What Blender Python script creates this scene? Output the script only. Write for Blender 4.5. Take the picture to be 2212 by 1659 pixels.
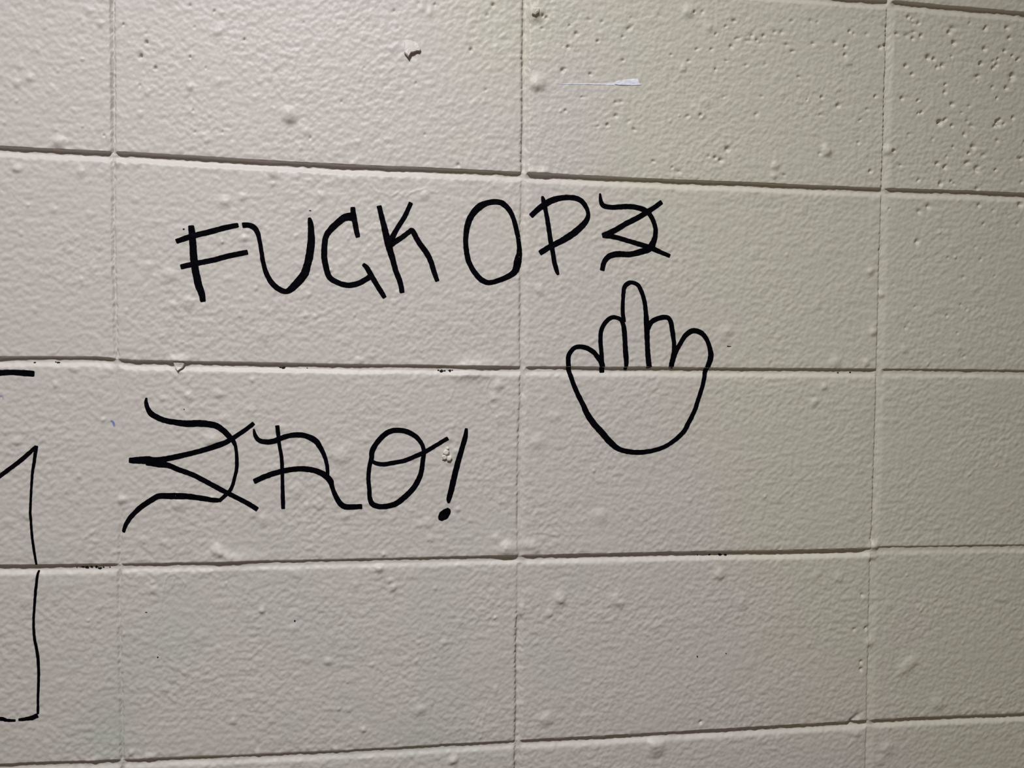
import bpy, math, random
import numpy as np
from mathutils import Euler, Vector

scene = bpy.context.scene
for o in list(bpy.data.objects):
    bpy.data.objects.remove(o)
COL = scene.collection
Z0 = 1.4224                      # height of the bed joint behind the middle of the writing

# ------------------------------------------------------------------ camera
FPX, CX, CY = 1660.0, 1106.0, 829.5
CAM_LOC = np.array([-0.11798266, -0.80700544, 0.01969439 + Z0])
CAM_ROT = Euler((1.52723477, -0.01263147, -0.13129101), 'XYZ')
cam = bpy.data.objects.new('camera', bpy.data.cameras.new('camera'))
cam.location = CAM_LOC
cam.rotation_euler = CAM_ROT
cam.data.sensor_fit = 'HORIZONTAL'
cam.data.sensor_width = 36.0
cam.data.lens = FPX / 2212.0 * 36.0
cam.data.clip_start = 0.01
COL.objects.link(cam)
scene.camera = cam

# ------------------------------------------------------------------ light
world = bpy.data.worlds.new('room_light')
scene.world = world
world.use_nodes = True
bg = world.node_tree.nodes['Background']
bg.inputs['Color'].default_value = (1.0, 0.82, 0.58, 1)
bg.inputs['Strength'].default_value = 0.115

def lamp(name, loc, target, sx, sy, power, color, spread):
    d = bpy.data.lights.new(name, 'AREA')
    d.shape = 'RECTANGLE'
    d.size, d.size_y = sx, sy
    d.energy = power
    d.color = color
    d.spread = math.radians(spread)
    o = bpy.data.objects.new(name, d)
    o.location = loc
    o.rotation_euler = (Vector(target) - Vector(loc)).to_track_quat('-Z', 'Y').to_euler()
    COL.objects.link(o)
    return o

lamp('ceiling_lamp', (-0.46, -1.15, Z0 + 1.42), (0.18, 0.0, Z0 - 2.1), 0.16, 0.16, 18.0, (0.985, 0.985, 0.99), 109)

vs = scene.view_settings
vs.view_transform = 'Standard'
vs.look = 'None'
vs.exposure = 0.0
vs.gamma = 1.0
vs.use_curve_mapping = False

# ------------------------------------------------------------------ pixel -> wall point
_R = np.array(CAM_ROT.to_matrix())

def px(x, y, h=0.0):
    """photo pixel -> (x, z) on the wall plane y = -h"""
    x = np.asarray(x, float); y = np.asarray(y, float)
    d = np.stack([(x - CX) / FPX, -(y - CY) / FPX, -np.ones_like(x)], -1) @ _R.T
    t = (-h - CAM_LOC[1]) / d[..., 1]
    p = CAM_LOC + d * t[..., None]
    return p[..., 0], p[..., 2]

def scale_at(x, y):
    """metres per pixel on the wall at a photo pixel"""
    a, b = px(x, y); c, d = px(x + 10, y); e, f = px(x, y + 10)
    return 0.5 * (math.hypot(c - a, d - b) + math.hypot(e - a, f - b)) / 10

# ------------------------------------------------------------------ noise
rng = np.random.default_rng(7)
_perm = rng.permutation(512).astype(np.int64)
_ang = rng.uniform(0, 2 * math.pi, 512)
_gx, _gz = np.cos(_ang), np.sin(_ang)

def perlin(x, z):
    xi = np.floor(x).astype(np.int64); zi = np.floor(z).astype(np.int64)
    xf = x - xi; zf = z - zi
    u = xf * xf * xf * (xf * (xf * 6 - 15) + 10)
    v = zf * zf * zf * (zf * (zf * 6 - 15) + 10)
    def g(i, j):
        k = _perm[(_perm[(xi + i) & 511] + zi + j) & 511]
        return _gx[k] * (xf - i) + _gz[k] * (zf - j)
    a = g(0, 0) * (1 - u) + g(1, 0) * u
    b = g(0, 1) * (1 - u) + g(1, 1) * u
    return (a * (1 - v) + b * v) * 1.5

# ------------------------------------------------------------------ joint lines traced on the wall
MX, MZ = 0.4064, 0.2032
HW = 0.0046                       # half width of a bed joint
VW = 0.0040                       # half width of a head joint
XS = np.linspace(-1.8, 1.8, 1801)
ZS = np.linspace(Z0 - 1.3, Z0 + 1.3, 1301)

def smooth(a, n):
    k = np.hanning(n + 2)[1:-1]; k /= k.sum()
    return np.convolve(np.pad(a, n // 2, mode='edge'), k, mode='valid')[:len(a)]

BED_PX = {
    0: [(1720, -4), (1920, 10), (2212, 35)],
    1: [(0, 326), (245, 338), (500, 352), (740, 365), (1131, 382), (1472, 398), (1908, 415), (2212, 425)],
    2: [(0, 781), (180, 781), (245, 783), (275, 788), (500, 792), (740, 796), (1125, 801), (1472, 802.5), (1890, 806), (2212, 808)],
    3: [(0, 1230), (250, 1228), (500, 1223), (740, 1217), (1125, 1209), (1472, 1201), (1870, 1194), (1900, 1189), (2212, 1184)],
    4: [(100, 1656), (250, 1651), (740, 1630), (1120, 1608), (1472, 1589), (1873, 1564), (2212, 1548)],
}
HEAD_PX = {
    1: [(243, 0), (245, 330), (246, 555), (252, 760), (260, 850), (262, 1110), (258, 1230), (257, 1305), (262, 1500), (264, 1640)],
    2: [(1136, 0), (1133, 380), (1129, 555), (1130, 800), (1125, 1000), (1124, 1110), (1124.6, 1205), (1121, 1400), (1118, 1640)],
    3: [(1925, 10), (1913, 405), (1908, 555), (1902, 805), (1893, 1110), (1888, 1190), (1880, 1565), (1877, 1659)],
}
BED, HEAD = {}, {}
for r in range(-2, 7):
    base = np.full_like(XS, Z0 - (r - 2) * MZ)
    if r in BED_PX:
        p = np.array(BED_PX[r], float); x, z = px(p[:, 0], p[:, 1])
        base = base + np.interp(XS, x, z - (Z0 - (r - 2) * MZ))
    base = base + 0.0006 * perlin(XS * 9 + 3.3 * r, np.full_like(XS, r * 7.7)) + 0.0003 * perlin(XS * 45, np.full_like(XS, r * 3.1 + .5))
    BED[r] = smooth(base, 17)
for c in range(-1, 6):
    base = np.full_like(ZS, (c - 2) * MX)
    if c in HEAD_PX:
        p = np.array(HEAD_PX[c], float); x, z = px(p[:, 0], p[:, 1])
        o = np.argsort(z)
        base = base + np.interp(ZS, z[o], x[o] - (c - 2) * MX)
    base = base + 0.0004 * perlin(ZS * 14 + 5.1 * c, np.full_like(ZS, c * 4.7)) + 0.0002 * perlin(ZS * 70, np.full_like(ZS, c * 2.1 + .5))
    HEAD[c] = smooth(base, 17)

def bed(r, x): return np.interp(x, XS, BED[r])
def head(c, z): return np.interp(z, ZS, HEAD[c])

def tab(points, axis):
    """depth table along a joint, given at photo pixels -> wall coordinate, metres"""
    a = np.array([p[0] for p in points], float); d = np.array([p[1] for p in points]) * 1e-3
    if axis == 'x':
        x, _ = px(a, np.full_like(a, 800.0)); return x, d
    _, z = px(np.full_like(a, 1100.0), a); return z[::-1], d[::-1]

BED_D = {
    0: tab([(0, 3.0), (2212, 3.0)], 'x'),
    1: tab([(0, 2.7), (700, 3.2), (1130, 3.0), (2212, 2.9)], 'x'),
    2: tab([(0, 2.4), (240, 1.8), (300, 2.3), (900, 1.9), (1120, 2.0), (1140, 1.8), (1880, 1.9), (1900, 1.4), (2212, 1.6)], 'x'),
    3: tab([(0, 2.2), (250, 1.6), (700, 1.3), (1080, 1.7), (1130, 2.0), (1500, 2.6), (1870, 3.0), (1895, 1.0), (2212, 1.1)], 'x'),
    4: tab([(0, 1.7), (740, 1.4), (1100, 1.4), (1140, 2.0), (2212, 2.4)], 'x'),
}
HEAD_D = {
    1: tab([(0, 1.5), (320, 1.4), (345, 1.0), (770, 1.0), (800, 0.25), (1110, 0.25), (1150, 0.7), (1659, 0.9)], 'z'),
    2: tab([(0, 1.6), (375, 1.5), (395, 0.8), (790, 0.9), (810, 1.1), (1110, 0.9), (1160, 0.45), (1310, 0.5), (1350, 1.5), (1659, 1.6)], 'z'),
    3: tab([(0, 1.8), (400, 1.6), (420, 1.3), (1180, 1.4), (1200, 1.0), (1659, 1.1)], 'z'),
}

# ------------------------------------------------------------------ small relief on the paint, as (x, z, ...) features
F_BUMP, F_PIT, F_LINE = [], [], []

def bump(X, Y, rpx, h, ax=1.0, rot=0.0, p=1.0):
    x, z = px(X, Y); F_BUMP.append((float(x), float(z), rpx * scale_at(X, Y), h * 1e-3, ax, rot, p))

def pit(X, Y, rpx, d, ax=1.0, rot=0.0):
    x, z = px(X, Y); F_PIT.append((float(x), float(z), .92 * rpx * scale_at(X, Y), 1.45 * d * 1e-3, ax, rot))

def line(points, rpx, h):
    p = np.array(points, float); x, z = px(p[:, 0], p[:, 1])
    F_LINE.append((x, z, rpx * scale_at(*points[0]), h * 1e-3))

# nodules that can be picked out one by one
for b in [(193, 22, 8, .7), (215, 50, 7, .8), (63, 167, 9, .8), (36, 180, 8, .8), (108, 193, 9, .5), (79, 105, 7, .4),
          (470, 68, 9, .9), (410, 188, 7, .9), (412, 120, 7, .5), (625, 252, 13, 2.0), (660, 283, 7, .8), (622, 240, 8, .9),
          (128, 308, 12, 1.6), (37, 364, 8, 1.1), (175, 371, 9, .9), (253, 352, 7, .8), (590, 375, 9, 1.1), (484, 436, 10, .9),
          (523, 427, 9, .8), (692, 423, 9, .7), (445, 305, 6, .5), (365, 595, 14, .9), (408, 655, 12, .9), (375, 660, 9, .7),
          (572, 722, 13, .7), (200, 578, 9, .6), (320, 575, 10, .6), (366, 695, 8, .5), (160, 795, 9, .7), (408, 856, 8, .8),
          (472, 852, 8, .8), (457, 950, 13, 1.2), (484, 903, 9, .8), (387, 1089, 14, 1.0), (37, 953, 9, .8), (263, 1081, 8, 1.4),
          (148, 945, 8, .5), (60, 1110, 10, .7), (468, 1188, 12, 1.8), (478, 1194, 7, 1.2), (570, 1123, 10, .8), (548, 1110, 9, .6),
          (310, 1168, 8, .6), (333, 1275, 8, .8), (190, 1651, 8, 1.2), (284, 1626, 6, .9), (320, 1634, 7, 1.0), (566, 1319, 6, .8),
          (709, 1428, 8, 1.0), (504, 1558, 7, .8), (430, 1375, 12, .5), (55, 1297, 14, .6), (205, 1640, 6, .7),
          (819, 1226, 8, 1.6), (850, 1269, 7, 1.1), (844, 1253, 6, .6), (1071, 1163, 9, 1.0), (1207, 1294, 13, 1.3), (1213, 1296, 6, .8),
          (1188, 1325, 7, .9), (1127, 1311, 7, 1.0), (1125, 1324, 7, 1.0), (1330, 1295, 12, 1.0), (1340, 1305, 7, .8), (1180, 1553, 13, 1.1),
          (1418, 1613, 16, 2.0), (1410, 1605, 9, .8), (981, 1641, 8, 1.2), (907, 1533, 10, .9), (1297, 1115, 14, .9), (925, 1130, 9, .7),
          (1150, 1187, 13, 1.0), (1095, 1185, 15, 1.0), (1160, 955, 14, .9), (1197, 900, 12, .6), (1077, 833, 9, 1.0), (1067, 858, 9, .8),
          (1157, 28, 14, 2.2), (1163, 180, 14, 1.8), (1155, 186, 9, 1.0), (928, 30, 7, .7), (1176, 372, 9, 1.2), (918, 422, 9, .9),
          (1135, 585, 7, .5), (1165, 625, 9, .8), (775, 780, 9, .7), (738, 985, 16, 1.1), (745, 1115, 9, .8), (738, 570, 8, .5),
          (1487, 25, 11, 1.5), (1476, 147, 7, 1.0), (1786, 328, 9, 1.7), (1781, 318, 6, .8), (1919, 324, 9, 1.6), (1675, 357, 8, 1.1),
          (1672, 381, 6, .9), (1514, 247, 9, 1.0), (1531, 58, 9, .9), (1832, 135, 8, .9), (1880, 586, 7, 1.3), (1886, 717, 7, 1.4),
          (1903, 636, 7, 1.0), (1805, 783, 11, 1.1), (1872, 785, 7, 1.0), (1780, 835, 6, 1.1), (1759, 869, 7, .9), (1952, 755, 7, .8),
          (1563, 722, 13, .6), (1574, 712, 9, .6), (1935, 682, 6, .6), (1554, 1241, 10, 1.5), (1960, 1437, 11, 1.2, 2.2, -.7), (2024, 1519, 13, .9),
          (1812, 1248, 9, .8), (1879, 1388, 8, 1.4), (1888, 1180, 9, 2.0), (1882, 1199, 10, 1.3), (1600, 1300, 12, .7), (1915, 1617, 12, .9),
          (1900, 1643, 9, .6), (1850, 1585, 8, .7), (350, 860, 8, .5), (640, 1060, 12, .6), (690, 1090, 10, .6)]:
    bump(*b)
# paint build-up along the joints
for X, Y, r, h in [(385, 781, 12, 1.6), (1150, 374, 9, 1.2), (1030, 797, 18, 1.6), (1000, 802, 16, 1.1), (1095, 1187, 16, 1.2),
                   (470, 1212, 20, .9), (500, 1213, 18, .9), (540, 1212, 18, .7), (1145, 1175, 10, .8)]:
    bump(X, Y, r, h, 1.8, 0.0)
# pits
for X, Y, r, d in [(305, 121, 4, 2.2), (317, 92, 4, 2.2), (336, 147, 4, 2.0), (267, 53, 3, 1.5), (411, 124, 3, 1.5), (528, 86, 3, 1.5),
                   (1017, 107, 4, 2.4), (1065, 11, 4, 2.0), (939, 10, 3, 1.6), (1052, 33, 4, 1.4), (990, 356, 4, 1.4), (225, 293, 3, 1.5),
                   (1227, 101, 4, 2.0), (1215, 152, 5, 2.2), (1275, 160, 4, 1.6), (1330, 250, 5, 1.6), (1312, 270, 4, 1.8), (1180, 38, 4, 1.6),
                   (1345, 80, 4, 1.4), (1230, 55, 3, 1.6), (1500, 26, 3, 1.6),
                   (1650, 77, 4, 2.0), (1580, 100, 5, 1.8), (1836, 67, 4, 2.0), (1826, 100, 4, 2.0), (1826, 118, 4, 1.8), (1902, 102, 4, 2.0),
                   (1775, 210, 4, 2.0), (1811, 228, 5, 2.0), (1891, 208, 3, 1.8), (1572, 322, 6, 2.4), (1556, 346, 5, 2.0), (1545, 341, 4, 1.8),
                   (1513, 249, 5, 2.0), (1880, 370, 4, 1.8), (1949, 212, 4, 2.2), (2006, 124, 6, 2.8), (2061, 92, 5, 2.4), (2051, 70, 5, 2.2),
                   (2030, 265, 6, 2.6), (2057, 225, 5, 2.0), (2188, 163, 6, 2.8), (2057, 272, 4, 1.8), (2103, 317, 6, 2.0), (2154, 262, 4, 2.0),
                   (2174, 190, 4, 2.2), (2036, 141, 5, 2.0), (2127, 106, 5, 2.0), (2171, 110, 4, 2.2), (2153, 140, 4, 2.0), (2119, 136, 4, 2.0),
                   (2146, 147, 4, 2.0), (1957, 142, 4, 2.0), (1990, 77, 4, 2.0), (1972, 83, 4, 1.8), (2025, 145, 4, 1.8), (1963, 37, 4, 1.8),
                   (2032, 397, 5, 2.0), (2112, 408, 5, 1.6), (2005, 446, 5, 1.8), (1985, 457, 5, 1.8), (1981, 522, 5, 2.0), (2205, 442, 6, 2.6),
                   (2115, 443, 4, 1.4), (1871, 1357, 4, 1.4), (1860, 1430, 4, 1.6), (1860, 1446, 4, 1.6), (1862, 1285, 4, 1.4),
                   (1514, 1560, 4, 1.6), (1845, 1360, 4, 1.2)]:
    pit(X, Y, r, d)
pit(1845, 1553, 6, 1.6, 3.6, 0.62)      # a short diagonal gouge
# runs and ridges in the paint
line([(800, 400), (815, 415), (830, 418), (845, 424), (860, 416), (876, 425), (892, 414), (908, 410), (922, 406), (930, 414), (945, 416)], 2.2, .45)
line([(1038, 775), (1040, 790), (1036, 802), (1031, 815), (1035, 828), (1041, 836)], 3.0, .4)
line([(1060, 820), (1052, 832), (1050, 846), (1055, 866), (1064, 886), (1073, 902)], 2.2, .35)
line([(1108, 868), (1106, 878), (1109, 884)], 3.5, .45)
line([(1073, 900), (1075, 950), (1077, 1000), (1078, 1040), (1080, 1075), (1079, 1102)], 2.4, .4)
line([(994, 812), (994, 826)], 3.0, .4)
line([(978, 845), (974, 858), (971, 862)], 2.6, .35)
line([(348, 1312), (350, 1290), (354, 1268), (360, 1246), (376, 1240), (392, 1250), (401, 1262), (397, 1270)], 2.0, .4)
line([(375, 1252), (371, 1270)], 2.6, .4)
line([(1039, 1590), (1042, 1560), (1048, 1540)], 2.6, .4)
line([(1019, 1563), (1018, 1540)], 2.4, .35)
line([(1125, 1225), (1126, 1262)], 4.0, .5)
line([(1128, 800), (1129, 834)], 4.0, .5)
line([(180, 1165), (200, 1150), (210, 1140)], 4.0, .5)
line([(1212, 620), (1209, 612)], 3.0, .4)
line([(1150, 1150), (1180, 1152), (1205, 1157)], 2.5, .4)
line([(105, 735), (128, 737), (129, 752), (120, 762), (104, 764)], 1.8, .35)

# random nodules and pits, block by block as the photograph spreads them
rr = random.Random(11)
def scatter(n, box, fn):
    for _ in range(n):
        fn(rr.uniform(box[0], box[2]), rr.uniform(box[1], box[3]))
scatter(420, (-300, -200, 2500, 1850), lambda X, Y: bump(X, Y, rr.uniform(4.5, 10), rr.uniform(.12, .42), rr.uniform(.7, 1.5), rr.uniform(-1, 1)))
scatter(130, (-100, 0, 1120, 1659), lambda X, Y: bump(X, Y, rr.uniform(4, 8), rr.uniform(.3, .65)))
scatter(70, (-100, 0, 2212, 1659), lambda X, Y: bump(X, Y, rr.uniform(2.8, 4), rr.uniform(.35, .7)))
scatter(95, (1930, 40, 2300, 400), lambda X, Y: pit(X, Y, rr.uniform(2.8, 4.6), rr.uniform(.9, 2.2), rr.uniform(.8, 1.7), rr.uniform(-.6, .6)))
scatter(45, (1150, 10, 1915, 150), lambda X, Y: pit(X, Y, rr.uniform(2.8, 4.6), rr.uniform(.6, 1.6), rr.uniform(.8, 1.8), rr.uniform(-.6, .6)))
scatter(25, (1150, 150, 1900, 385), lambda X, Y: pit(X, Y, rr.uniform(2.8, 4.2), rr.uniform(.5, 1.3), rr.uniform(.8, 1.8), rr.uniform(-.6, .6)))
scatter(30, (1920, 430, 2300, 780), lambda X, Y: pit(X, Y, rr.uniform(2.8, 4.2), rr.uniform(.5, 1.3)))
scatter(22, (270, 0, 1110, 300), lambda X, Y: pit(X, Y, rr.uniform(2.6, 3.6), rr.uniform(.5, 1.4)))
FB = np.array(F_BUMP); FP = np.array(F_PIT)

BLK = {}
for r in range(-2, 6):
    for c in range(-2, 6):
        q = np.random.default_rng(1000 + 37 * r + c)
        BLK[r, c] = (q.normal(0, 2.2e-4), q.normal(0, 8e-4), q.normal(0, 1.6e-3))

def H(x, z):
    """height of the painted face above the wall plane (metres, towards the room)"""
    x = np.asarray(x, float); z = np.asarray(z, float)
    n1 = perlin(x * 16, z * 16)
    n2 = perlin(x * 16 + 40, z * 16 + 40)
    wx = x + .0012 * n1; wz = z + .0012 * n2
    h = 2.4e-4 * perlin(x * 24 + 9, z * 24 + 4)
    rough = 1.0 + .35 * n1
    # the roller's stipple: rounded peaks of several sizes
    a = perlin(wx * 105, wz * 130)
    b = perlin(wx * 215 + 17, wz * 240 + 3)
    c_ = perlin(x * 430 + 5, z * 470 + 31)
    h = h + rough * (3.0e-4 * a + 3.6e-4 * b + 1.3e-4 * c_)
    # each block sits a hair in or out of plane
    ci = np.clip(np.floor(x / MX + 2).astype(int), -2, 5); ri = np.clip(np.floor(2 - (z - Z0) / MZ).astype(int), -2, 5)
    ux = x / MX + 2 - ci - .5; uz = 2 - (z - Z0) / MZ - ri - .5
    off = np.zeros_like(h)
    for (r, c), (o, tx, tz) in BLK.items():
        m = (ci == c) & (ri == r)
        if m.any():
            off[m] = o + tx * ux[m] * MX + tz * uz[m] * MZ
    edge = np.clip(np.minimum(.5 - np.abs(ux), 1) * MX / .02, 0, 1) * np.clip((.5 - np.abs(uz)) * MZ / .02, 0, 1)
    h = h + off * edge
    lo, hi, zl, zh = x.min() - .02, x.max() + .02, z.min() - .02, z.max() + .02
    for (bx, bz, br, bh, ax, rot, p) in FB[(FB[:, 0] > lo) & (FB[:, 0] < hi) & (FB[:, 1] > zl) & (FB[:, 1] < zh)]:
        m = (np.abs(x - bx) < 3.2 * br * max(ax, 1)) & (np.abs(z - bz) < 3.2 * br * max(ax, 1))
        if m.any():
            dx, dz = x[m] - bx, z[m] - bz
            u = (dx * math.cos(rot) - dz * math.sin(rot)) / (br * ax); v = (dx * math.sin(rot) + dz * math.cos(rot)) / br
            q = u * u + v * v
            h[m] += 1.5 * bh * np.exp(-(q * .9) ** 1.35)
    for (bx, bz, br, bh, ax, rot) in FP[(FP[:, 0] > lo) & (FP[:, 0] < hi) & (FP[:, 1] > zl) & (FP[:, 1] < zh)]:
        R_ = 3.0 * br * max(ax, 1)
        m = (np.abs(x - bx) < R_) & (np.abs(z - bz) < R_)
        if m.any():
            dx, dz = x[m] - bx, z[m] - bz
            u = (dx * math.cos(rot) + dz * math.sin(rot)) / (br * ax); v = (-dx * math.sin(rot) + dz * math.cos(rot)) / br
            h[m] -= bh * np.exp(-(u * u + v * v) * 1.1)
    for (lx, lz, lr, lh) in F_LINE:
        if lx.max() < lo or lx.min() > hi or lz.max() < zl or lz.min() > zh:
            continue
        m = (x > lx.min() - .006) & (x < lx.max() + .006) & (z > lz.min() - .006) & (z < lz.max() + .006)
        if m.any():
            X, Z = x[m], z[m]; d2 = np.full(X.shape, 1.0)
            for i in range(len(lx) - 1):
                ex, ez = lx[i + 1] - lx[i], lz[i + 1] - lz[i]
                t = np.clip(((X - lx[i]) * ex + (Z - lz[i]) * ez) / (ex * ex + ez * ez), 0, 1)
                d2 = np.minimum(d2, (X - lx[i] - t * ex) ** 2 + (Z - lz[i] - t * ez) ** 2)
            h[m] += lh * np.exp(-d2 / (lr * lr))
    # joints
    groove = np.zeros_like(h); fillv = np.zeros_like(h)
    for c in HEAD:
        t = (x - head(c, z)) / VW
        m = np.abs(t) < 4
        if not m.any():
            continue
        zz, dd = HEAD_D.get(c, (np.array([0., 1.]), np.array([1.1e-3, 1.1e-3])))
        D = (1.9 if c == 2 else 1.45) * np.interp(z[m], zz, dd) * (1 + .35 * perlin(z[m] * 30 + c, z[m] * 0 + c * 1.7) + .2 * perlin(z[m] * 140, z[m] * 0 + c * 2.3))
        tm = t[m] + .22 * perlin(x[m] * 260 + 3, z[m] * 260) + .10 * perlin(x[m] * 600, z[m] * 600 + 8)
        if c in (3, 4):                         # struck joint: deep at the left edge, ramping out to the right
            s = np.clip((tm + 1) / 2.3, 0, 1)
            g = np.where(tm < -1, np.exp(-((tm + 1) / .22) ** 2), 1 - s * s * (3 - 2 * s) * .4 - .6 * s)
        else:
            lf = np.clip((tm + 1.15) / (1.0 if c == 1 else .55), 0, 1)     # steep left edge, soft right edge
            rt = np.clip((1.35 - tm) / 1.5, 0, 1)
            g = (lf * lf * (3 - 2 * lf)) * (rt * rt * (3 - 2 * rt))
            if c == 1:                          # raked to a narrow V
                g = 1.7 * np.clip(1.0 - np.sqrt((tm / .70) ** 2 + .004), 0, 1)
        groove[m] = np.maximum(groove[m], D * g)
        fillv[m] = np.maximum(fillv[m], np.exp(-(tm / 1.0) ** 2))
    for r in BED:
        t = (z - bed(r, x)) / HW
        m = np.abs(t) < 4
        if not m.any():
            continue
        xx, dd = BED_D.get(r, (np.array([0., 1.]), np.array([2.4e-3, 2.4e-3])))
        D = 1.22 * np.interp(x[m], xx, dd) * (1 + .22 * perlin(x[m] * 26 + r, x[m] * 0 + r * 1.7) + .12 * perlin(x[m] * 130, x[m] * 0 + r * 2.3))
        D = D * (1 - .55 * fillv[m]) * (1.18 if r in (2, 3, 4) else 1.0)
        tm = t[m]
        up = np.clip(1 - np.clip(tm, 0, 1) ** 6, 0, 1) ** .75
        s_ = np.clip((-tm - .02) / 1.4, 0, 1)              # long soft shoulder on top of the lower block
        dn = .5 + .5 * np.cos(math.pi * s_ ** .9)
        g = np.where(tm > 0, up, dn)
        g = np.where(tm > 1, .05 * np.exp(-((tm - 1) / .3) ** 2), g)
        rag = 3.5e-4 * np.exp(-((np.abs(tm) - 1) / .7) ** 2) * perlin(x[m] * 190, z[m] * 190 + 7)
        groove[m] = np.maximum(groove[m], D * g)
        h[m] = h[m] * (1 - .5 * np.clip(1.2 - np.abs(tm), 0, 1)) + rag
    return h - groove

# ------------------------------------------------------------------ materials
def paint(name, cream_bias):
    m = bpy.data.materials.new(name); m.use_nodes = True
    nt = m.node_tree; N = nt.nodes; L = nt.links
    b = N['Principled BSDF']
    tc = N.new('ShaderNodeTexCoord')
    def noise(scale, detail, off):
        mp = N.new('ShaderNodeMapping'); mp.inputs['Location'].default_value = off
        L.new(tc.outputs['Object'], mp.inputs['Vector'])
        n = N.new('ShaderNodeTexNoise'); n.inputs['Scale'].default_value = scale; n.inputs['Detail'].default_value = detail
        L.new(mp.outputs['Vector'], n.inputs['Vector'])
        return n.outputs['Fac']
    def math_(op, a, c, cl=False):
        n = N.new('ShaderNodeMath'); n.operation = op; n.use_clamp = cl
        for i, v in enumerate((a, c)):
            if hasattr(v, 'node'): L.new(v, n.inputs[i])
            else: n.inputs[i].default_value = v
        return n.outputs[0]
    def mix(f, a, c):
        n = N.new('ShaderNodeMix'); n.data_type = 'RGBA'
        L.new(f, n.inputs['Factor'])
        for i, v in (('A', a), ('B', c)):
            k = [s for s in n.inputs if s.name == i and s.type == 'RGBA'][0]
            if hasattr(v, 'node'): L.new(v, k)
            else: k.default_value = v
        return [s for s in n.outputs if s.type == 'RGBA'][0]
    sep = N.new('ShaderNodeSeparateXYZ'); L.new(tc.outputs['Object'], sep.inputs[0])
    # tint turns cream towards the upper right, grey-pink elsewhere, edge broken by noise
    d = math_('ADD', math_('MULTIPLY', sep.outputs['X'], 1.0), math_('MULTIPLY', math_('SUBTRACT', sep.outputs['Z'], Z0), 0.60))
    d = math_('ADD', d, math_('MULTIPLY', math_('SUBTRACT', noise(5.0, 4, (3, 0, 1)), .5), 0.6))
    cream = math_('ADD', math_('MULTIPLY', math_('SUBTRACT', d, 0.17), 6.0), 0.5 + cream_bias, True)
    g = math_('MULTIPLY', math_('SUBTRACT', noise(9.0, 3, (7, 2, 5)), .50), 7.0, True)
    low = math_('ADD', math_('MULTIPLY', math_('ADD', math_('SUBTRACT', sep.outputs['Z'], Z0), 0.12), -4.0), 0.0, True)
    lft = math_('MULTIPLY', math_('SUBTRACT', 0.12, sep.outputs['X']), 4.0, True)
    green = math_('MULTIPLY', math_('MULTIPLY', g, low), math_('MULTIPLY', lft, .8))
    c1 = mix(cream, (0.566, 0.534, 0.514, 1), (0.560, 0.541, 0.472, 1))
    c2 = mix(green, c1, (0.500, 0.520, 0.480, 1))
    L.new(c2, b.inputs['Base Color'])
    b.inputs['Roughness'].default_value = 0.5
    b.inputs['Specular IOR Level'].default_value = 0.35
    # fine film texture of the dried paint
    bp = N.new('ShaderNodeBump'); bp.inputs['Strength'].default_value = 0.25; bp.inputs['Distance'].default_value = 0.0002
    L.new(noise(900.0, 2, (0, 0, 0)), bp.inputs['Height'])
    L.new(bp.outputs['Normal'], b.inputs['Normal'])
    return m

def plain(name, col, rough, spec=.3, var=0.0, scale=200.0):
    m = bpy.data.materials.new(name); m.use_nodes = True
    nt = m.node_tree; b = nt.nodes['Principled BSDF']
    b.inputs['Roughness'].default_value = rough
    b.inputs['Specular IOR Level'].default_value = spec
    tc = nt.nodes.new('ShaderNodeTexCoord'); n = nt.nodes.new('ShaderNodeTexNoise')
    n.inputs['Scale'].default_value = scale
    nt.links.new(tc.outputs['Object'], n.inputs['Vector'])
    r = nt.nodes.new('ShaderNodeValToRGB')
    r.color_ramp.elements[0].position = .35; r.color_ramp.elements[1].position = .7
    r.color_ramp.elements[0].color = (*col, 1)
    r.color_ramp.elements[1].color = (*[min(1, c * (1 + var)) for c in col], 1)
    nt.links.new(n.outputs['Fac'], r.inputs['Fac'])
    nt.links.new(r.outputs['Color'], b.inputs['Base Color'])
    return m

M_BLOCK = paint('painted_block', 0.0)
M_JOINT = paint('painted_mortar', 0.25)
M_CORE = plain('concrete_core', (.30, .28, .26), .9)
M_INK = plain('black_marker_ink', (.0008, .0007, .0016), .7, .03, 1.5, 90)
M_BLUE = plain('blue_ink', (.16, .21, .36), .6, .2, .8, 300)
M_BLUE_PALE = plain('faded_blue_ink', (.30, .34, .43), .6, .2, .5, 400)
M_GRIME = plain('dark_bare_spot', (.006, .006, .008), .9, .1, 1.0, 300)
M_PAPER = plain('white_paper', (.72, .74, .86), .8, .2, .15, 300)
M_PLASTER = plain('chalky_plaster', (.62, .60, .54), .9, .2, .2, 300)

# ------------------------------------------------------------------ mesh helpers
def mesh_obj(name, V, Fq, mat, parent=None, normals=None):
    me = bpy.data.meshes.new(name)
    V = np.ascontiguousarray(V, np.float32); Fq = np.ascontiguousarray(Fq, np.int32)
    n = len(Fq); k = Fq.shape[1]
    me.vertices.add(len(V)); me.vertices.foreach_set('co', V.ravel())
    me.loops.add(n * k); me.loops.foreach_set('vertex_index', Fq.ravel())
    me.polygons.add(n)
    me.polygons.foreach_set('loop_start', np.arange(0, n * k, k, dtype=np.int32))
    me.polygons.foreach_set('use_smooth', np.ones(n, bool))
    me.update(calc_edges=True)
    me.materials.append(mat)
    if normals is not None:
        me.normals_split_custom_set_from_vertices(np.ascontiguousarray(normals, np.float32))
    o = bpy.data.objects.new(name, me); COL.objects.link(o)
    if parent: o.parent = parent
    return o

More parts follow.
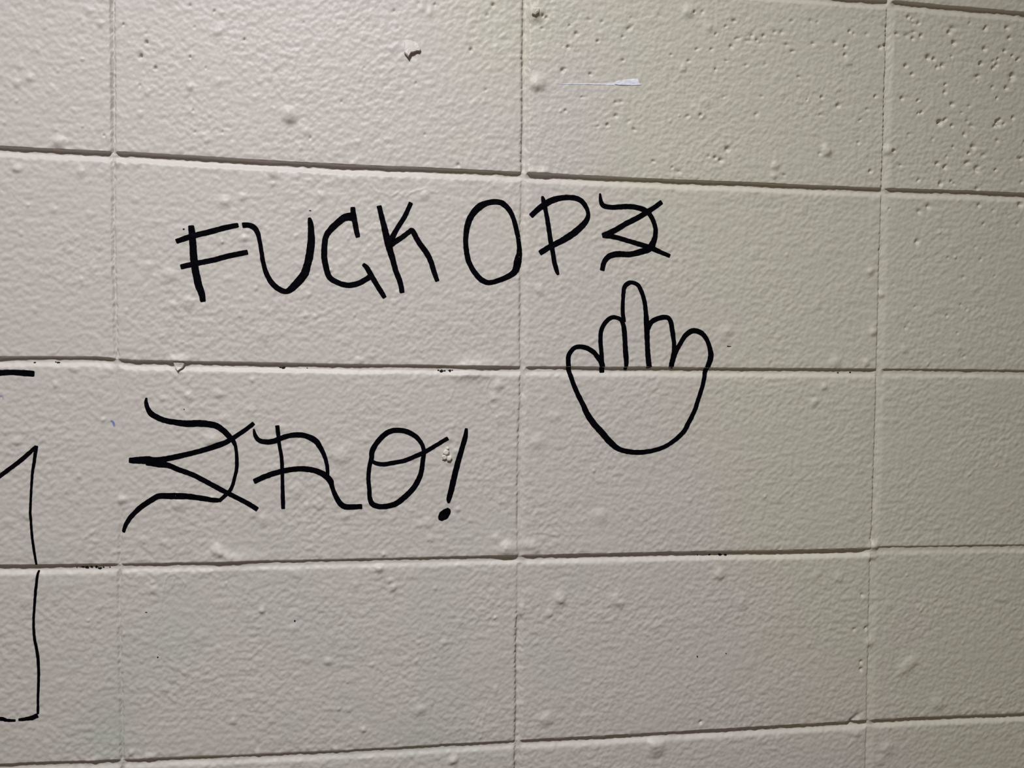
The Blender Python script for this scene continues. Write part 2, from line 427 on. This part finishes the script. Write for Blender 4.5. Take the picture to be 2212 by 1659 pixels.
def grid_faces(nu, nv, off=0):
    i = np.arange(nu * nv).reshape(nv, nu)
    return np.stack([i[:-1, :-1], i[:-1, 1:], i[1:, 1:], i[1:, :-1]], -1).reshape(-1, 4) + off

def sheet(name, X, Z, mat, parent, skirt=0.007):
    """grid sheet of wall surface; its four edges are turned back into the wall, its normals run on over the neighbouring sheet"""
    nv, nu = X.shape
    def ext(A):
        A = np.concatenate([2 * A[:1] - A[1:2], A, 2 * A[-1:] - A[-2:-1]], 0)
        return np.concatenate([2 * A[:, :1] - A[:, 1:2], A, 2 * A[:, -1:] - A[:, -2:-1]], 1)
    Xe, Ze = ext(X), ext(Z)
    P = np.stack([Xe, -H(Xe, Ze), Ze], -1)
    N = np.cross(P[1:-1, 2:] - P[1:-1, :-2], P[2:, 1:-1] - P[:-2, 1:-1])
    N /= np.linalg.norm(N, axis=-1, keepdims=True)
    P = P[1:-1, 1:-1]
    V = [P.reshape(-1, 3)]; Nn = [N.reshape(-1, 3)]; Fq = [grid_faces(nu, nv)]; n = nu * nv
    for e, d in ((P[0, ::-1], (0, 0, -1)), (P[-1], (0, 0, 1)), (P[:, 0], (-1, 0, 0)), (P[::-1, -1], (1, 0, 0))):
        b = e.copy(); b[:, 1] += skirt
        V += [e, b]; k = len(e)
        Nn.append(np.tile(np.array(d, float), (2 * k, 1)))
        Fq.append(grid_faces(k, 2, n)); n += 2 * k
    return mesh_obj(name, np.concatenate(V), np.concatenate(Fq), mat, parent, np.concatenate(Nn))

def axis(a, b, lo, hi, fine, coarse):
    """sample positions from a to b: fine inside [lo, hi], coarse outside"""
    out = [a]
    while out[-1] < b - 1e-9:
        p = out[-1]
        s = fine if lo <= p <= hi else coarse
        if p < lo: s = min(s, max(lo - p, fine))
        out.append(min(p + s, b))
    if len(out) > 2 and out[-1] - out[-2] < .3 * fine: out.pop(-2)
    return np.array(out)

# ------------------------------------------------------------------ the wall
FX0, FX1 = float(px(0, 800)[0]) - .05, float(px(2212, 800)[0]) + .05
FZ1, FZ0 = float(max(px(0, 0)[1], px(2212, 0)[1])) + .02, float(min(px(0, 1659)[1], px(2212, 1659)[1])) - .02
FINE, COARSE = 0.00122, 0.009

def core_slab():
    x0, x1 = -3 * MX + .002, 3 * MX - .002
    z0, z1 = Z0 - 4 * MZ + .002, Z0 + 4 * MZ - .002
    V = [(x, y, z) for y in (.0085, .19) for z in (z0, z1) for x in (x0, x1)]
    Fq = [(0, 1, 3, 2), (5, 4, 6, 7), (4, 0, 2, 6), (1, 5, 7, 3), (2, 3, 7, 6), (4, 5, 1, 0)]
    return mesh_obj('wall_back', V, Fq, M_CORE)

wall = core_slab()
wall['kind'] = 'structure'
wall['label'] = 'painted concrete block wall laid in straight stacked columns, off-white'
for p in wall.data.polygons: p.use_smooth = False

for r in range(-2, 6):
    for c in range(-1, 5):
        xa, xb = (c - 2) * MX, (c - 1) * MX
        za, zb = Z0 - (r - 1) * MZ, Z0 - (r - 2) * MZ
        fine = .00095 if r == 0 and c in (2, 3) else FINE
        u = axis(xa, xb, FX0, FX1, fine, COARSE); v = axis(za, zb, FZ0, FZ1, fine, COARSE)
        u = (u - xa) / MX; v = (v - za) / MZ
        U, Vv = np.meshgrid(u, v)
        X = xa + U * MX; Z = za + Vv * MZ
        for _ in range(3):
            zl = bed(r + 1, X) + HW; zt = bed(r, X) - HW
            Z = zl + (zt - zl) * Vv
            xl = head(c, Z) + VW; xr = head(c + 1, Z) - VW
            X = xl + (xr - xl) * U
        sheet('concrete_block', X, Z, M_BLOCK, wall)

TT = np.array([-1, -.85, -.7, -.54, -.36, -.16, .06, .3, .52, .68, .8, .89, .96, 1])
for r in range(-2, 7):
    x = axis(-3 * MX + .004, 3 * MX - .004, FX0, FX1, .0014, .009)
    vis = -1 < r < 5
    X, T = np.meshgrid(x, TT)
    Z = bed(r, X) + T * HW
    sheet('mortar_joint', X, Z, M_JOINT, wall, .004)
TV = np.array([-1, -.88, -.74, -.6, -.46, -.32, -.2, -.1, 0, .1, .2, .32, .46, .65, .85, 1])
for c in range(-1, 6):
    for r in range(-2, 6):
        za, zb = Z0 - (r - 1) * MZ, Z0 - (r - 2) * MZ
        v = (axis(za, zb, FZ0, FZ1, .0016, .009) - za) / MZ
        T, Vv = np.meshgrid(TV, v)
        Z = za + Vv * MZ
        for _ in range(2):
            X = head(c, Z) + T * VW
            Z = (bed(r + 1, X) + HW) * (1 - Vv) + (bed(r, X) - HW) * Vv
        X = head(c, Z) + T * VW
        sheet('mortar_joint', X, Z, M_JOINT, wall, .004)

# ------------------------------------------------------------------ marker strokes
def catmull(P, closed):
    n = len(P); out = []
    idx = range(n if closed else n - 1)
    for i in idx:
        if closed:
            a, b, c, d = P[(i - 1) % n], P[i], P[(i + 1) % n], P[(i + 2) % n]
        else:
            a, b, c, d = P[max(i - 1, 0)], P[i], P[i + 1], P[min(i + 2, n - 1)]
        for t in np.linspace(0, 1, 14, endpoint=False):
            out.append(.5 * (2 * b + (c - a) * t + (2 * a - 5 * b + 4 * c - d) * t * t + (3 * b - a - 3 * c + d) * t ** 3))
    if not closed: out.append(P[-1])
    else: out.append(P[0])
    return np.array(out)

_ns = [0]
def stroke(name, pts, mat, parent, org=(0, 0), k=1.0, closed=False, lift=1.5e-4, rag=1.0):
    """a marker line: centre points (x, y, width) in photo pixels, laid on the wall relief"""
    _ns[0] += 1
    P = np.array(pts, float)
    P[:, 0] = org[0] + P[:, 0] / k; P[:, 1] = org[1] + P[:, 1] / k; P[:, 2] *= 1.09 / k
    s = scale_at(P[:, 0].mean(), P[:, 1].mean())
    x, z = px(P[:, 0], P[:, 1])
    C = catmull(np.stack([x, z, P[:, 2] * s], 1), closed)
    seg = np.hypot(np.diff(C[:, 0]), np.diff(C[:, 1])); L = np.concatenate([[0], np.cumsum(seg)])
    keep = np.concatenate([[True], seg > 1e-9]); C, L = C[keep], L[keep]
    n = max(6, int(L[-1] / .0007))
    l = np.linspace(0, L[-1], n)
    if not closed:                                  # close spacing at the blunt ends
        l = np.unique(np.concatenate([l, [.0003, .0006, L[-1] - .0006, L[-1] - .0003]])); l = l[(l >= 0) & (l <= L[-1])]
    cx, cz, w = (np.interp(l, L, C[:, j]) for j in range(3))
    tx, tz = np.gradient(cx, l), np.gradient(cz, l)
    if closed:
        tx[0] = tx[-1] = .5 * (tx[0] + tx[-1]); tz[0] = tz[-1] = .5 * (tz[0] + tz[-1])
    q = np.hypot(tx, tz); tx, tz = tx / q, tz / q
    if not closed:
        e = np.minimum(l, L[-1] - l)
        w = w * np.interp(e, [0, .0004, .0010], [.72, .92, 1.0])
    seed = _ns[0] * 3.7
    fade = np.ones_like(l)
    if closed:
        fade = np.clip(np.minimum(l, L[-1] - l) / .006, 0, 1)
    jl = 1 + rag * fade * (.07 * perlin(l * 260 + seed, l * 0 + seed) + 0.03 * perlin(l * 600 + seed, l * 0 + 9.3))
    jr = 1 + rag * fade * (.07 * perlin(l * 260 - seed, l * 0 + seed + 51) + 0.03 * perlin(l * 600 - seed, l * 0 + 4.1))
    m = 9
    a = np.linspace(-1, 1, m)
    A, _ = np.meshgrid(a, l)
    off = np.where(A < 0, A * jl[:, None], A * jr[:, None]) * w[:, None] * .5
    X = cx[:, None] - tz[:, None] * off; Z = cz[:, None] + tx[:, None] * off
    Y = -(H(X, Z) + lift + 1.5e-5 * (_ns[0] % 4))
    V = np.stack([X, Y, Z], -1).reshape(-1, 3)
    return mesh_obj(name, V, grid_faces(m, len(l)), mat, parent)

def empty(name, X, Y, label, cat, group=None):
    x, z = px(X, Y)
    o = bpy.data.objects.new(name, None); o.empty_display_size = .03
    COL.objects.link(o)
    o['label'] = label; o['category'] = cat
    if group: o['group'] = group
    return o

A_, B_, C_, D_, E_ = (370, 390), (980, 390), (1200, 590), (250, 840), (530, 900)
KA, KC, KD = 4.424, 4.047, 5.185

def letter(parent, label, org, k, strokes):
    e = bpy.data.objects.new('letter', None); COL.objects.link(e); e.parent = parent; e['label'] = label
    e.empty_display_size = .02
    for s in strokes:
        closed = s[0] == 'closed'
        stroke('pen_stroke', s[1] if closed else s, M_INK, e, org, k, closed)
    return e

g1 = empty('graffiti_word', 620, 640, 'word FUCK in black marker capitals above the spiky ZRO tag', 'graffiti', 'marker writing on the block wall')
letter(g1, 'letter F with two slanting bars crossing its stem', A_, KA, [
    [(190, 428, 50), (200, 520, 60), (208, 620, 62), (215, 740, 66), (235, 880, 66), (262, 1000, 66), (290, 1080, 58), (305, 1160, 48)],
    [(45, 583, 44), (165, 542, 50), (235, 522, 50), (370, 490, 50), (500, 455, 50), (644, 424, 42)],
    [(87, 827, 46), (190, 802, 48), (300, 780, 48), (420, 755, 48), (560, 718, 48), (733, 683, 46)]])
letter(g1, 'rounded letter U with a hooked left top', A_, KA, [
    [(678, 430, 50), (730, 425, 48), (785, 445, 50), (822, 492, 45), (845, 580, 38), (862, 680, 38), (880, 790, 40), (910, 890, 45), (955, 970, 48),
     (1020, 1032, 50), (1095, 1060, 48), (1150, 1030, 60), (1210, 968, 70), (1270, 895, 72), (1302, 800, 68), (1325, 690, 70), (1337, 580, 66),
     (1336, 480, 57), (1330, 410, 50), (1318, 352, 28)]])
letter(g1, 'letter C with a short hook at each end', A_, KA, [
    [(1735, 252, 42), (1740, 320, 50), (1755, 400, 50), (1770, 480, 48), (1785, 545, 40)],
    [(1735, 345, 78), (1660, 352, 66), (1600, 395, 60), (1530, 460, 55), (1480, 530, 50), (1465, 620, 52), (1462, 730, 54), (1480, 830, 52),
     (1510, 920, 50), (1580, 970, 48), (1680, 1000, 50), (1780, 985, 50), (1850, 950, 48), (1905, 915, 50)],
    [(1830, 797, 32), (1870, 835, 45), (1910, 905, 48), (1960, 990, 46), (2010, 1070, 45), (2042, 1122, 40)]])
letter(g1, 'letter K with a bent lower leg', (0, 0), 1, [
    [(818.6, 444, 10), (825.3, 471.7, 11), (832, 498.5, 12.5), (840, 532, 14), (847, 556, 12), (855, 585, 11), (864, 608.5, 11), (869, 633, 10)],
    [(888, 437, 9), (874, 468, 9.5), (857, 495, 10), (844, 520, 12.5)],
    [(842, 529, 13), (867, 513.5, 10), (884, 501, 10), (891, 499, 11), (904, 522, 11), (920.7, 545.3, 11.5), (930, 563, 11), (937, 585, 10.5), (945, 608, 9)]])

g2 = empty('graffiti_word', 1210, 600, 'word OPZ in black marker capitals above the drawn hand', 'graffiti', 'marker writing on the block wall')
letter(g2, 'tall oval letter O beside the mortar joint', B_, KA, [
    ('closed', [(390, 203, 50), (465, 217, 50), (530, 280, 46), (570, 360, 42), (600, 470, 45), (620, 570, 42), (628, 680, 50), (612, 780, 70), (590, 858, 60),
                (540, 905, 52), (440, 950, 45), (340, 975, 45), (270, 950, 50), (210, 890, 48), (155, 800, 46), (130, 720, 48), (115, 600, 46), (120, 500, 48),
                (140, 400, 55), (180, 320, 55), (240, 255, 62), (310, 218, 52)])])
letter(g2, 'letter P with a wide slanting bowl', B_, KA, [
    [(845, 148, 22), (860, 200, 42), (880, 290, 40), (900, 400, 42), (915, 500, 42), (930, 600, 44), (950, 700, 42), (965, 790, 42), (985, 860, 40), (1000, 902, 24)],
    [(735, 342, 46), (800, 280, 48), (860, 235, 55), (940, 190, 55), (1040, 165, 48), (1140, 165, 48), (1210, 188, 46), (1258, 242, 42), (1284, 310, 36),
     (1274, 370, 46), (1230, 430, 55), (1150, 500, 60), (1060, 560, 56), (960, 612, 50), (890, 650, 50), (820, 696, 48)]])
letter(g2, 'letter Z whose inner spike points left under a bowed back', B_, KA, [
    [(1398, 122, 18), (1402, 170, 30), (1413, 218, 40), (1440, 244, 42), (1520, 255, 42), (1640, 248, 46), (1740, 255, 46), (1820, 280, 45), (1870, 320, 42),
     (1905, 380, 42), (1928, 460, 42), (1925, 540, 46), (1900, 605, 58), (1865, 652, 60), (1790, 680, 55), (1680, 705, 50), (1570, 702, 52), (1490, 722, 50), (1440, 775, 45), (1418, 862, 42)],
    [(1992, 203, 42), (1920, 255, 42), (1850, 300, 48), (1750, 360, 46), (1650, 410, 48), (1550, 470, 48), (1470, 510, 50), (1418, 526, 44)],
    [(1420, 526, 40), (1490, 530, 46), (1580, 550, 42), (1680, 580, 42), (1780, 610, 44), (1890, 645, 46), (1980, 685, 40), (2070, 722, 36)]])

g3 = empty('graffiti_word', 640, 1130, 'spiky black marker tag ZRO with exclamation mark under the word FUCK', 'graffiti', 'marker writing on the block wall')
letter(g3, 'wide letter Z with a long spike pointing left', D_, KD, [
    [(345, 98, 20), (340, 150, 38), (360, 220, 48), (400, 280, 60), (470, 320, 58), (560, 355, 58), (680, 375, 62), (800, 390, 70), (920, 385, 72),
     (1040, 395, 68), (1130, 415, 66), (1200, 460, 62), (1270, 530, 58), (1320, 590, 48), (1345, 660, 36), (1357, 780, 38), (1353, 900, 38),
     (1330, 1000, 36), (1305, 1090, 38), (1270, 1150, 38), (1220, 1200, 40), (1155, 1258, 40)],
    [(1165, 1248, 44), (1060, 1240, 55), (940, 1220, 56), (820, 1205, 62), (700, 1198, 66), (590, 1200, 64), (480, 1202, 58), (400, 1245, 58), (300, 1310, 56),
     (220, 1380, 50), (150, 1460, 48), (105, 1540, 42), (83, 1608, 38)],
    [(1550, 382, 46), (1450, 460, 46), (1330, 540, 48), (1230, 600, 55), (1120, 640, 60), (1000, 680, 55), (850, 720, 56), (700, 755, 58), (580, 780, 60),
     (450, 800, 70), (350, 797, 82), (210, 800, 66), (146, 800, 54)],
    [(340, 808, 85), (480, 835, 80), (600, 860, 58), (720, 910, 55), (850, 955, 52), (960, 1010, 52), (1080, 1075, 52), (1200, 1140, 54), (1300, 1190, 50),
     (1420, 1250, 50), (1510, 1300, 52), (1592, 1352, 50)]])
letter(g3, 'letter R drawn with a crossed thin stem and trailing foot', E_, KA, [
    [(305, 82, 40), (315, 180, 36), (325, 270, 32), (345, 380, 32), (352, 500, 34), (355, 620, 32), (358, 760, 36), (362, 882, 36)],
    [(80, 116, 16), (95, 180, 36), (130, 225, 42), (190, 240, 46), (270, 235, 48), (340, 205, 46), (430, 180, 46), (530, 175, 48), (610, 195, 50),
     (680, 240, 52), (730, 320, 42), (765, 400, 38), (782, 480, 34), (787, 558, 34)],
    [(80, 621, 46), (180, 575, 48), (280, 540, 48), (380, 515, 48), (480, 500, 48), (580, 500, 50), (680, 520, 50), (760, 560, 55), (812, 615, 54),
     (832, 680, 40), (860, 750, 44), (900, 820, 48), (950, 858, 50), (1030, 862, 48), (1118, 857, 46)]])
letter(g3, 'letter O crossed by a rising stroke', E_, KA, [
    ('closed', [(1470, 130, 46), (1560, 150, 46), (1640, 200, 42), (1690, 270, 38), (1706, 340, 38), (1695, 430, 42), (1680, 530, 44), (1650, 610, 48), (1600, 690, 50),
                (1520, 770, 50), (1430, 835, 50), (1310, 860, 48), (1222, 840, 48), (1190, 780, 42), (1185, 700, 38), (1176, 590, 38), (1185, 480, 38),
                (1205, 400, 42), (1212, 330, 48), (1250, 260, 46), (1310, 190, 48), (1380, 142, 48)]),
    [(1205, 422, 30), (1250, 445, 36), (1320, 455, 40), (1420, 440, 40), (1520, 420, 40), (1620, 380, 40), (1720, 335, 40), (1820, 275, 38), (1938, 203, 36)]])
letter(g3, 'slanting exclamation mark with an oval dot', E_, KA, [
    [(2113, 110, 26), (2100, 200, 44), (2065, 320, 46), (2030, 440, 50), (2000, 560, 52), (1970, 690, 52), (1947, 780, 46), (1941, 828, 20)],
    [(1948, 878, 34), (1928, 908, 70), (1900, 938, 86), (1876, 965, 70), (1862, 992, 34)]])

g4 = empty('hand_drawing', 1380, 975, 'cartoon outline of a hand with raised middle finger in black marker', 'drawing')
def hand_part(name, pts):
    return stroke(name, pts, M_INK, g4, C_, KC)
hand_part('palm_outline', [
    (410, 872, 40), (404, 790, 45), (368, 735, 40), (330, 690, 38), (260, 650, 38), (180, 647, 36), (130, 690, 36), (112, 740, 38), (115, 820, 38), (130, 890, 38),
    (160, 980, 38), (200, 1070, 40), (240, 1150, 42), (272, 1222, 48), (330, 1310, 50), (400, 1390, 50), (480, 1480, 50), (560, 1540, 42), (680, 1565, 40),
    (800, 1560, 38), (920, 1530, 36), (1020, 1475, 36), (1110, 1395, 40), (1150, 1330, 40), (1210, 1210, 38), (1250, 1090, 36), (1285, 980, 36), (1305, 890, 36),
    (1330, 820, 42), (1357, 730, 48), (1345, 640, 38), (1310, 560, 38), (1260, 515, 42), (1200, 505, 44), (1140, 540, 42), (1100, 600, 38), (1060, 670, 38),
    (1030, 740, 45), (1015, 800, 44), (1008, 832, 42)])
hand_part('finger_outline', [(408, 855, 38), (401, 700, 36), (393, 600, 36), (398, 510, 36), (430, 440, 36), (480, 392, 36), (530, 388, 32), (575, 412, 34), (597, 475, 40),
                             (605, 560, 40), (610, 660, 42), (618, 760, 42), (615, 848, 28)])
hand_part('finger_outline', [(598, 430, 36), (587, 330, 34), (590, 220, 32), (600, 130, 36), (630, 92, 38), (670, 82, 32), (720, 105, 34), (755, 170, 36), (780, 260, 36),
                             (790, 350, 38), (797, 440, 48), (800, 520, 46), (803, 620, 42), (810, 740, 44), (820, 832, 46)])
hand_part('finger_outline', [(805, 490, 42), (838, 428, 40), (900, 395, 40), (970, 386, 38), (1005, 420, 38), (1020, 500, 40), (1035, 600, 36), (1036, 680, 38), (1028, 745, 44)])

g5 = empty('number_drawing', 60, 1560, 'thin black marker outline like a numeral one with a pointed top', 'drawing')
F4, F7, K3 = (0, 555), (0, 1104), 2.989
stroke('pen_stroke', [(-150, 1525, 26), (0, 1415, 26), (60, 1370, 26), (120, 1325, 26), (180, 1275, 26), (238, 1222, 24)], M_INK, g5, F4, K3)
stroke('pen_stroke', [(238, 1218, 20), (224, 1310, 21), (210, 1400, 17), (203, 1500, 15), (198, 1600, 15), (198, 1647, 15), (205, 1767, 15), (220, 1887, 16), (237, 1990, 13)], M_INK, g5, F4, K3)
stroke('pen_stroke', [(246, 385, 14), (235, 480, 17), (225, 600, 15), (218, 720, 15), (225, 820, 17), (245, 930, 19), (251, 1050, 17), (247, 1180, 15), (245, 1310, 16)], M_INK, g5, F7, K3)
stroke('pen_stroke', [(247, 1318, 30), (190, 1338, 27), (120, 1346, 18)], M_INK, g5, F7, K3, rag=2.5)
stroke('pen_stroke', [(102, 1352, 16), (50, 1350, 20), (0, 1340, 24), (-120, 1338, 24)], M_INK, g5, F7, K3, rag=2.5)
o = stroke('marker_dash', [(-130, 752, 36), (0, 748, 36), (80, 745, 34), (160, 750, 38), (224, 754, 36)], M_INK, None, F4, K3)
o['label'] = 'thick straight black marker dash just below the joint beside the outlined numeral'; o['category'] = 'graffiti'

# ------------------------------------------------------------------ little marks
o = stroke('ink_mark', [(239, 909, 3), (244, 911, 4.5), (246, 917, 4.5), (247, 922, 3)], M_BLUE, None, lift=1.2e-4)
o['label'] = 'tiny blue ink tick beside the joint left of the ZRO tag'; o['category'] = 'ink mark'
o = stroke('ink_mark', [(-6, 858, 4), (2, 855, 3), (6, 857, 3), (7, 862, 2.5)], M_BLUE_PALE, None, lift=1.2e-4)
o['label'] = 'faded blue-grey ink smudge between marker dash and outlined numeral'; o['category'] = 'ink mark'

def fleck(X, Y, w, hgt):
    """a small dark chip where the paint film is missing, lying on the joint"""
    n = 9
    pts = []
    for i in range(n):
        a = 2 * math.pi * i / n
        k = rr.uniform(.55, 1.1)
        pts.append((X + math.cos(a) * w * .5 * k, Y + math.sin(a) * hgt * .5 * k))
    pts.append((X, Y))
    p = np.array(pts); x, z = px(p[:, 0], p[:, 1])
    V = np.stack([x, -(H(x, z) + 3e-4), z], -1)
    Fq = np.array([(n, (i + 1) % n, i) for i in range(n)])
    return mesh_obj('bare_spot', V, Fq, M_GRIME, wall)

for X, Y, w, h_ in [(164, 1227, 4, 3), (177, 1226, 9, 3), (186, 1227, 10, 6), (196, 1226, 7, 5), (206, 1226, 8, 6), (215, 1228, 12, 6), (222, 1226, 6, 4), (236, 1226, 5, 3),
                    (947, 800, 6, 4), (954, 801, 10, 7), (961, 801, 6, 4), (972, 801, 9, 6), (977, 800, 5, 3), (612, 794.5, 11, 5), (604, 794, 6, 3), (663, 795, 4, 2.5),
                    (73, 783, 7, 4), (123, 783, 10, 5), (118, 782, 4, 3), (1535, 1200, 6, 4), (1558, 1199.5, 13, 6), (1569, 1200, 8, 4), (1509, 1201, 4, 3),
                    (1812, 805, 5, 4), (1839, 804.5, 5, 4), (341, 1419, 4, 4), (637, 1341, 4, 5), (316, 1322, 5, 2), (1506, 1418, 4, 5), (398, 884, 3, 3),
                    (1575, 748, 10, 2.5), (670, 455, 6, 2), (397, 495, 5, 4), (1568, 1411, 3, 3)]:
    fleck(X, Y, w, h_)

def chip(name, outline, thick, mat, parent=None, lift=0.0, tilt=0.0):
    """a thin broken flake: outline in photo pixels, bevelled rim, follows the relief"""
    p = np.array(outline, float); n = len(p)
    c = p.mean(0)
    rings = []
    for s, t in ((1.0, -.0006), (1.0, thick * .75), (.9, thick), (.45, thick * 1.04)):
        q = c + (p - c) * s
        x, z = px(q[:, 0], q[:, 1])
        hh = H(x, z)
        base = np.minimum(hh, np.median(hh) + .0003) if t > 0 else hh
        t = t * (1 + tilt * (q[:, 1] - c[1]) / np.ptp(p[:, 1])) if t > 0 else t
        rings.append(np.stack([x, -(base + t + lift), z], -1))
    x, z = px(c[0:1], c[1:2])
    V = np.concatenate(rings + [np.stack([x, -(H(x, z) + thick * 1.05 + lift), z], -1)])
    F3 = []
    for k in range(3):
        for i in range(n):
            j = (i + 1) % n
            a, b, cc, d = k * n + i, k * n + j, (k + 1) * n + j, (k + 1) * n + i
            F3 += [(a, b, cc), (a, cc, d)]
    F3 += [(3 * n + i, 3 * n + (i + 1) % n, 4 * n) for i in range(n)]
    F3 = np.array(F3)[:, ::-1]
    o = mesh_obj(name, V, F3, mat, parent)
    for q in o.data.polygons: q.use_smooth = False
    return o

def zoomed(pts, ox, oy, k):
    return [(ox + a / k, oy + b / k) for a, b in pts]
chip('paint_flake', zoomed([(520, 180), (620, 105), (740, 120), (880, 170), (1010, 250), (1060, 370), (1095, 450), (1060, 500), (960, 500), (860, 540), (755, 560), (700, 650),
                            (665, 715), (600, 640), (525, 560), (525, 430), (540, 330)], 840, 80, 15.8), .0026, M_BLOCK, wall, tilt=1.3)
chip('paint_flake', zoomed([(1100, 650), (1140, 645), (1170, 668), (1190, 690), (1180, 715), (1150, 738), (1130, 715), (1120, 680)], 0, 555, 2.989), .0022, M_BLOCK, wall, tilt=1.0)
chip('paint_flake', [(1150, 22), (1158, 18), (1164, 22), (1163, 30), (1155, 36), (1148, 33)], .0022, M_BLOCK, wall)
for X, Y, r, t in [(964, 977, 6.5, .0026), (960, 987, 6.0, .0021), (970, 989, 6.5, .0024), (967, 968, 3.5, .0012), (957, 991, 3.0, .0012)]:
    n = 11
    cr = chip('plaster_crumb', [(X + r * rr.uniform(.7, 1.15) * math.cos(2 * math.pi * i / n), Y + r * rr.uniform(.7, 1.15) * math.sin(2 * math.pi * i / n)) for i in range(n)],
              t, M_PLASTER, wall)
    for q in cr.data.polygons: q.use_smooth = True

# the sliver of white paper stuck on the wall, with its torn tail
sl = empty('paper_sliver', 1360, 185, 'thin white torn paper sliver stuck flat on the upper wall', 'paper')
chip('paper_end', zoomed([(1430, 545), (1480, 490), (1540, 470), (1600, 482), (1680, 445), (1780, 440), (1880, 428), (1970, 425), (1990, 480), (2015, 535), (2060, 562),
                          (1980, 572), (1850, 578), (1700, 570), (1560, 572)], 1190, 130, 10.533), .0006, M_PAPER, sl)
stroke('torn_tail', zoomed([(120, 528), (300, 535), (520, 535), (760, 535), (1000, 540), (1250, 540), (1460, 545)], 1190, 130, 10.533) and
       [(1190 + a / 10.533, 130 + b / 10.533, w) for a, b, w in ((120, 530, 1.0), (300, 540, 1.2), (520, 540, 1.5), (760, 538, 2.0), (1000, 540, 2.6), (1250, 540, 4.0), (1460, 545, 6.0))],
       M_PAPER, sl, lift=2.5e-4, rag=3.0)
